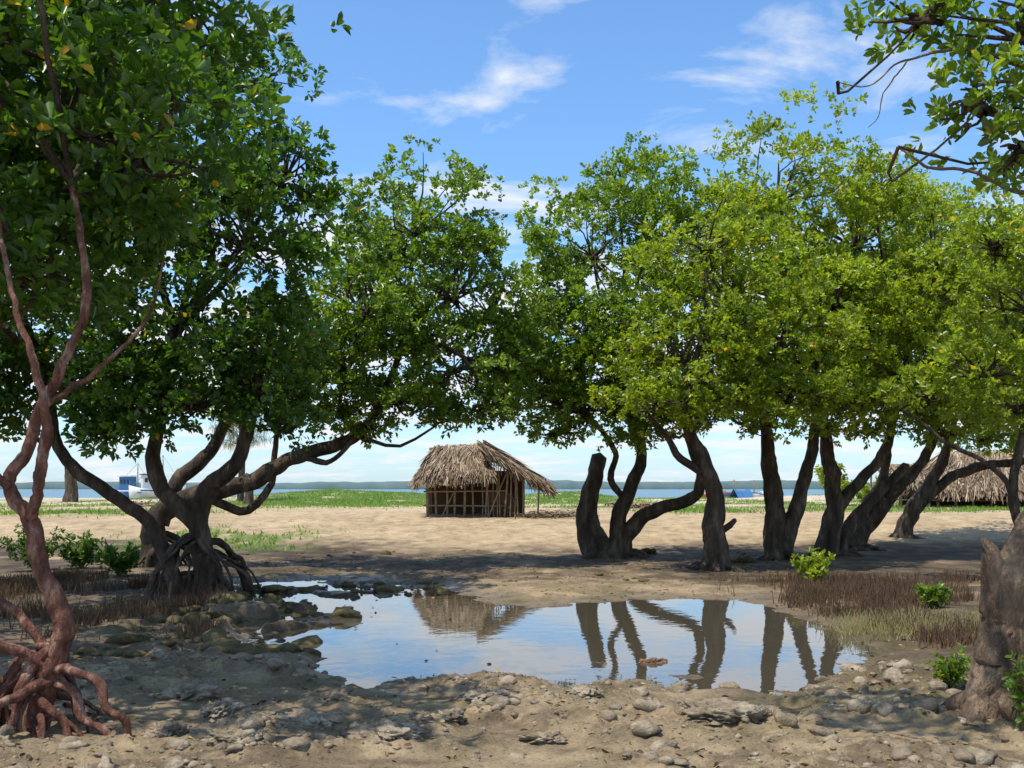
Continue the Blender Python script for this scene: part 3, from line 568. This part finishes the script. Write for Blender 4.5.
for i in range(520):
    x=1.2+R.normal(0,.55);y=30.2+R.normal(0,.35);z=g1(x,y)+abs(R.normal(0,.07));a=R.uniform(0,6.28);L=R.uniform(.15,.55)
    p=np.array([x,y,z]);q=p+np.array([math.cos(a)*L,math.sin(a)*L,R.normal(0,.05)]);sd=np.array([-math.sin(a),math.cos(a),.3])*.017
    th.quad(p-sd,p+sd,q+sd*.4,q-sd*.4,R.uniform(.1,.7))
th.obj("palm_frond_heap")
# Hut 2
hx0,hy0=23,45;hz=g1(22,44)-.1;Hh=hz;e=empty("thatched_longhouse",(hx0,hy0,hz));th=Th()
th.panel((18.0,42.5,Hh+.95),(30,42.3,Hh+.95),(29,45,Hh+2.8),(19.6,45,Hh+2.6),7000,w=(.02,.05),ln=(.5,1.1))
th.panel((17.9,47.5,Hh+1),(18.0,42.5,Hh+.95),(19.6,44.9,Hh+2.6),(19.6,45.1,Hh+2.6),1200)
th.panel((30,47.6,Hh+.95),(18,47.5,Hh+.95),(19.6,45,Hh+2.6),(29,45,Hh+2.8),1500)
th.panel((15.9,42.6,Hh+1.3),(17.9,42.6,Hh+1.25),(18.1,44.5,Hh+2.0),(16.1,44.5,Hh+2.0),700)
par(th.obj(),e);tb=Tubes()
for i in range(16): px=18.3+i*.75;pole((px,42.9,Hh-.1),(px+R.normal(0,.05),42.9,Hh+1.25),.06)
for i in range(16): px=18.3+i*.75;pole((px,47.1,Hh-.1),(px+R.normal(0,.05),47.1,Hh+1.25),.06)
for px in (15.95,16.6,17.3,17.8):
    pole((px,42.7,Hh-.1),(px,42.7,Hh+1.35),.05);pole((px,44.4,Hh-.1),(px,44.4,Hh+1.95),.05)
pole((15.9,42.68,Hh+.45),(18.2,42.68,Hh+.42),.035);pole((18.2,42.85,Hh+.4),(29.5,42.85,Hh+.4),.035)
par(tb.obj("pole_frame",M_pole),e)
th=Th();th.panel((18.3,47,Hh+.0),(29.6,47,Hh+0),(29.6,46.95,Hh+1.2),(18.3,46.95,Hh+1.2),900,thick=.04,ln=(.3,.6));par(th.obj("woven_wall"),e)
# ------------------------------------------------------------------ casuarinas
def casu(x,y,h,w,nb=60,low=.25):
    z=g1(x,y);e=empty("casuarina_tree",(x,y,z));tb=Tubes()
    tb.add([(x,y,z-.1),(x+.1,y,z+h*.4),(x-.05,y,z+h*.75),(x,y,z+h)],[h*.028,h*.022,h*.012,.01],.3,8,lump=.08)
    P=[];Q=[]
    for i in range(nb):
        t=R.uniform(low,1);a=R.uniform(0,6.28);L=w*(1.15-t*.8)*R.uniform(.6,1.1);b0=np.array([x,y,z+h*t]);b1=b0+np.array([math.cos(a)*L,math.sin(a)*L,L*R.uniform(.1,.6)])
        mid=(b0+b1)/2+np.array([0,0,.08*L]);tb.add([b0,mid,b1],[.025,.016,.006],.3,4,cap=False)
        for k in range(70):
            s=R.uniform(.3,1.05);p=b0*(1-s)+b1*s+R.normal(0,.07,3);P.append(p);Q.append(p+np.array([R.normal(0,.1)+math.cos(a)*.1,R.normal(0,.1)+math.sin(a)*.1,-R.uniform(.15,.5)]))
    P=np.array(P);Q=np.array(Q);n=len(P);s=norm(R.normal(size=(n,3))*[1,1,.1])*.012
    V=np.stack([P-s,P+s,Q+s*.4,Q-s*.4],1).reshape(-1,3);F=np.arange(4*n).reshape(n,4)
    par(tb.obj("trunk",M_bark),e);par(npmesh("foliage",V,F,L_cas,attrs=R.uniform(0,1,n)),e)
casu(-15.2,56,7.5,2.2,60,.4)
for (x,y,h,r) in [(-25.6,58,2.4,.35),(-13.2,50,1.5,.22)]:
    tb=Tubes();z=g1(x,y);tb.add([(x,y,z-.1),(x+.05,y,z+h*.3),(x-.05,y,z+h)],[r*1.4,r,r*.8],.2,10,lump=.12);tb.obj("dead_tree_stump",M_bark)
# ------------------------------------------------------------------ boats
def boat(x,y,z0,L,W,H,rot,c1,c2,cabin=True,mast=2.4):
    e=empty("fishing_boat",(x,y,z0));n=16;k=9;V=[];
    for i in range(n+1):
        t=i/n;u=2*t-1;w=W/2*(1-abs(u)**3.2)*(1-.15*t)+.01;sh=H*(.75+.35*u*u)
        for j in range(k):
            a=math.pi*j/(k-1);V.append((u*L/2*(1+.06*abs(math.cos(a))),-w*math.cos(a)*(.6+.4*abs(math.cos(a))),sh-(sh+.1)*math.sin(a)**.8))
    V=np.array(V);i=np.arange((n+1)*k).reshape(n+1,k);F=np.stack([i[:-1,:-1],i[:-1,1:],i[1:,1:],i[1:,:-1]],-1).reshape(-1,4)
    hull=npmesh("hull",V,F,c1,smooth=True);md=hull.modifiers.new("s",'SOLIDIFY');md.thickness=.06
    parts=[hull]
    def bx(name,cx,cy,cz,sx,sy,sz,mt):
        bm=bmesh.new();bmesh.ops.create_cube(bm,size=1);bmesh.ops.scale(bm,vec=(sx,sy,sz),verts=bm.verts)
        bmesh.ops.bevel(bm,geom=bm.edges[:],offset=.02,segments=2,affect='EDGES');me=bpy.data.meshes.new(name);bm.to_mesh(me);bm.free();me.materials.append(mt)
        o=link(bpy.data.objects.new(name,me));o.location=(cx,cy,cz);parts.append(o)
    bx("deck",0,0,H*.55,L*.8,W*.75,.06,c2)
    bx("rub_rail",0,-W*.5-.01,H*.72,L*.7,.06,.1,c2)
    if cabin:
        bx("cabin",-L*.15,0,H+.25,L*.28,W*.6,1.1,c1);bx("cabin_roof",-L*.15,0,H+.86,L*.34,W*.72,.08,c2)
        for q in (-.08,.0,.08): bx("window",-L*.15+q*L,-W*.3-.01,H+.45,L*.05,.06,.3,M_dk)
    t=Tubes();t.add([(L*.1,0,H*.5),(L*.1,0,H+mast)],[.05,.03],.5,6);t.add([(L*.48,0,H),(L*.1,0,H+mast)],[.012,.012],1,4);t.add([(-L*.48,0,H),(L*.1,0,H+mast)],[.012,.012],1,4);parts.append(t.obj("mast",M_pole))
    for p in parts: p.parent=e
    e.rotation_euler=(0,0,rot)
M_wh=plain("boat_white",(.75,.76,.75));M_bl=plain("boat_blue",(.06,.18,.38));M_rd=plain("boat_orange",(.6,.15,.05));M_dk=plain("window_dark",(.03,.04,.05))
gb=lambda x,y:g1(x,y)-.05
boat(-24.8,70,gb(-24.8,70),3.6,1.6,.9,.5,M_wh,M_bl,True,2.2);boat(-27.6,73,gb(-27.6,73),3.2,1.4,.8,-.2,M_bl,M_wh,True,1.8)
boat(16.2,74,gb(16.2,74),2.6,1.1,.6,.2,M_bl,M_rd,False,.8);boat(17.9,75,gb(17.9,75),2.4,1.0,.6,-.3,M_wh,M_bl,False,.8);boat(14.9,75,gb(14.9,75),2.2,1,.6,.1,M_rd,M_wh,False,.8)
def tent(x,y,w,h,rot,mt):
    z=g1(x,y)-.05;n=10;V=[]
    for i in range(n+1):
        u=i/n
        for j in range(7):
            t=j/6*2-1;sag=.12*math.sin(math.pi*u)*(1-abs(t))
            V.append(((u-.5)*w,t*w*.45,h*(1-abs(t)**1.15)-sag+.02*math.sin(u*17+t*9)))
    V=np.array(V);i=np.arange((n+1)*7).reshape(n+1,7);F=np.stack([i[:-1,:-1],i[:-1,1:],i[1:,1:],i[1:,:-1]],-1).reshape(-1,4)
    o=npmesh("tarpaulin_tent",V,F,mt,smooth=True);o.location=(x,y,z);o.rotation_euler=(0,0,rot)
tent(15.6,68,1.3,.7,.4,M_bl);tent(14.2,70,1.0,.5,-.3,M_bl)
for (x,y,s) in [(5.2,41,.7),(4.6,44,.5),(7.0,46,.6),(-17,46,.6)]:
    tb=Tubes()
    for i in range(40):
        a=R.uniform(0,3.14);p=np.array([x+R.normal(0,s*.5),y+R.normal(0,s*.5),0]);p[2]=g1(p[0],p[1])+abs(R.normal(0,.1));d=np.array([math.cos(a),math.sin(a),R.normal(0,.3)])*R.uniform(.12,.35)
        tb.add([p-d,p,p+d],[.03,.035,.02],.2,5,wob=.01)
    tb.obj("driftwood_pile",M_barkred if s>.65 else M_pole)
# ------------------------------------------------------------------ light, world, camera
sd=Vector((-.30,-.22,.93)).normalized()
sun=bpy.data.lights.new("sun",'SUN');sun.energy=5.0;sun.angle=math.radians(.5);sun.color=(1,.94,.84)
so=link(bpy.data.objects.new("sun",sun));so.rotation_euler=sd.to_track_quat('Z','Y').to_euler();so.location=(0,0,30)
w=bpy.data.worlds.new("World");S.world=w;w.use_nodes=True;nt=w.node_tree
bg=nt.nodes["Background"];bg.inputs[1].default_value=.125
sk=nt.nodes.new("ShaderNodeTexSky");sk.sky_type='NISHITA';sk.sun_disc=False
sk.sun_elevation=math.asin(sd.z);sk.sun_rotation=math.atan2(sd.x,sd.y);sk.air_density=1;sk.dust_density=.4;sk.ozone_density=1.5
tc=nt.nodes.new("ShaderNodeTexCoord");sx=nt.nodes.new("ShaderNodeSeparateXYZ");nt.links.new(tc.outputs["Generated"],sx.inputs[0])
def mth(op,a,b=None):
    m=nt.nodes.new("ShaderNodeMath");m.operation=op
    for i,v in enumerate((a,b)):
        if v is None: continue
        if isinstance(v,(int,float)): m.inputs[i].default_value=v
        else: nt.links.new(v,m.inputs[i])
    return m.outputs[0]
zz=mth('ADD',mth('MAXIMUM',sx.outputs[2],0.0),.16)
cx=nt.nodes.new("ShaderNodeCombineXYZ");nt.links.new(mth('DIVIDE',sx.outputs[0],zz),cx.inputs[0]);nt.links.new(mth('DIVIDE',sx.outputs[1],zz),cx.inputs[1])
cn=nt.nodes.new("ShaderNodeTexNoise");cn.inputs["Scale"].default_value=3.4;cn.inputs["Detail"].default_value=7;cn.inputs["Roughness"].default_value=.58;cn.inputs["Distortion"].default_value=.35
mp=nt.nodes.new("ShaderNodeMapping");mp.inputs["Location"].default_value=(5.1,2.2,0);mp.inputs["Scale"].default_value=(.8,1.1,1);nt.links.new(cx.outputs[0],mp.inputs[0]);nt.links.new(mp.outputs[0],cn.inputs["Vector"])
low=nt.nodes.new("ShaderNodeMapRange");low.inputs[1].default_value=.17;low.inputs[2].default_value=.31;low.inputs[3].default_value=.15;low.inputs[4].default_value=.025
nt.links.new(sx.outputs[2],low.inputs[0])
hz2=nt.nodes.new("ShaderNodeMapRange");hz2.inputs[1].default_value=.02;hz2.inputs[2].default_value=.09;hz2.inputs[3].default_value=-.1;hz2.inputs[4].default_value=0
nt.links.new(sx.outputs[2],hz2.inputs[0])
cs=mth('ADD',mth('ADD',cn.outputs[0],low.outputs[0]),hz2.outputs[0])
cr=ramp(nt,[(.53,(0,0,0)),(.60,(.35,.35,.35)),(.70,(1,1,1))]);nt.links.new(cs,cr.inputs[0])
hz_=nt.nodes.new("ShaderNodeMapRange");hz_.inputs[1].default_value=0;hz_.inputs[2].default_value=.2;hz_.inputs[3].default_value=.6;hz_.inputs[4].default_value=0
nt.links.new(sx.outputs[2],hz_.inputs[0])
tint=nt.nodes.new("ShaderNodeMixRGB");tint.blend_type='MULTIPLY';tint.inputs[0].default_value=1;nt.links.new(sk.outputs[0],tint.inputs[1]);tint.inputs[2].default_value=(1.2,1.6,1.9,1)
m1=nt.nodes.new("ShaderNodeMixRGB");nt.links.new(hz_.outputs[0],m1.inputs[0]);nt.links.new(tint.outputs[0],m1.inputs[1]);m1.inputs[2].default_value=(4.1,5.2,6.9,1)
m2=nt.nodes.new("ShaderNodeMixRGB");nt.links.new(mth('MULTIPLY',cr.outputs[0],.88),m2.inputs[0]);nt.links.new(m1.outputs[0],m2.inputs[1]);m2.inputs[2].default_value=(7.6,7.8,8.1,1)
nt.links.new(m2.outputs[0],bg.inputs[0])
cam=bpy.data.cameras.new("camera");co=link(bpy.data.objects.new("camera",cam));co.location=(0,0,1.6);co.rotation_euler=(math.radians(90),0,0)
cam.lens=35.16;cam.sensor_width=36;cam.shift_y=.1016;cam.clip_end=12000;cam.clip_start=.05
S.camera=co
S.view_settings.view_transform='Standard';S.view_settings.look='None';S.view_settings.exposure=0
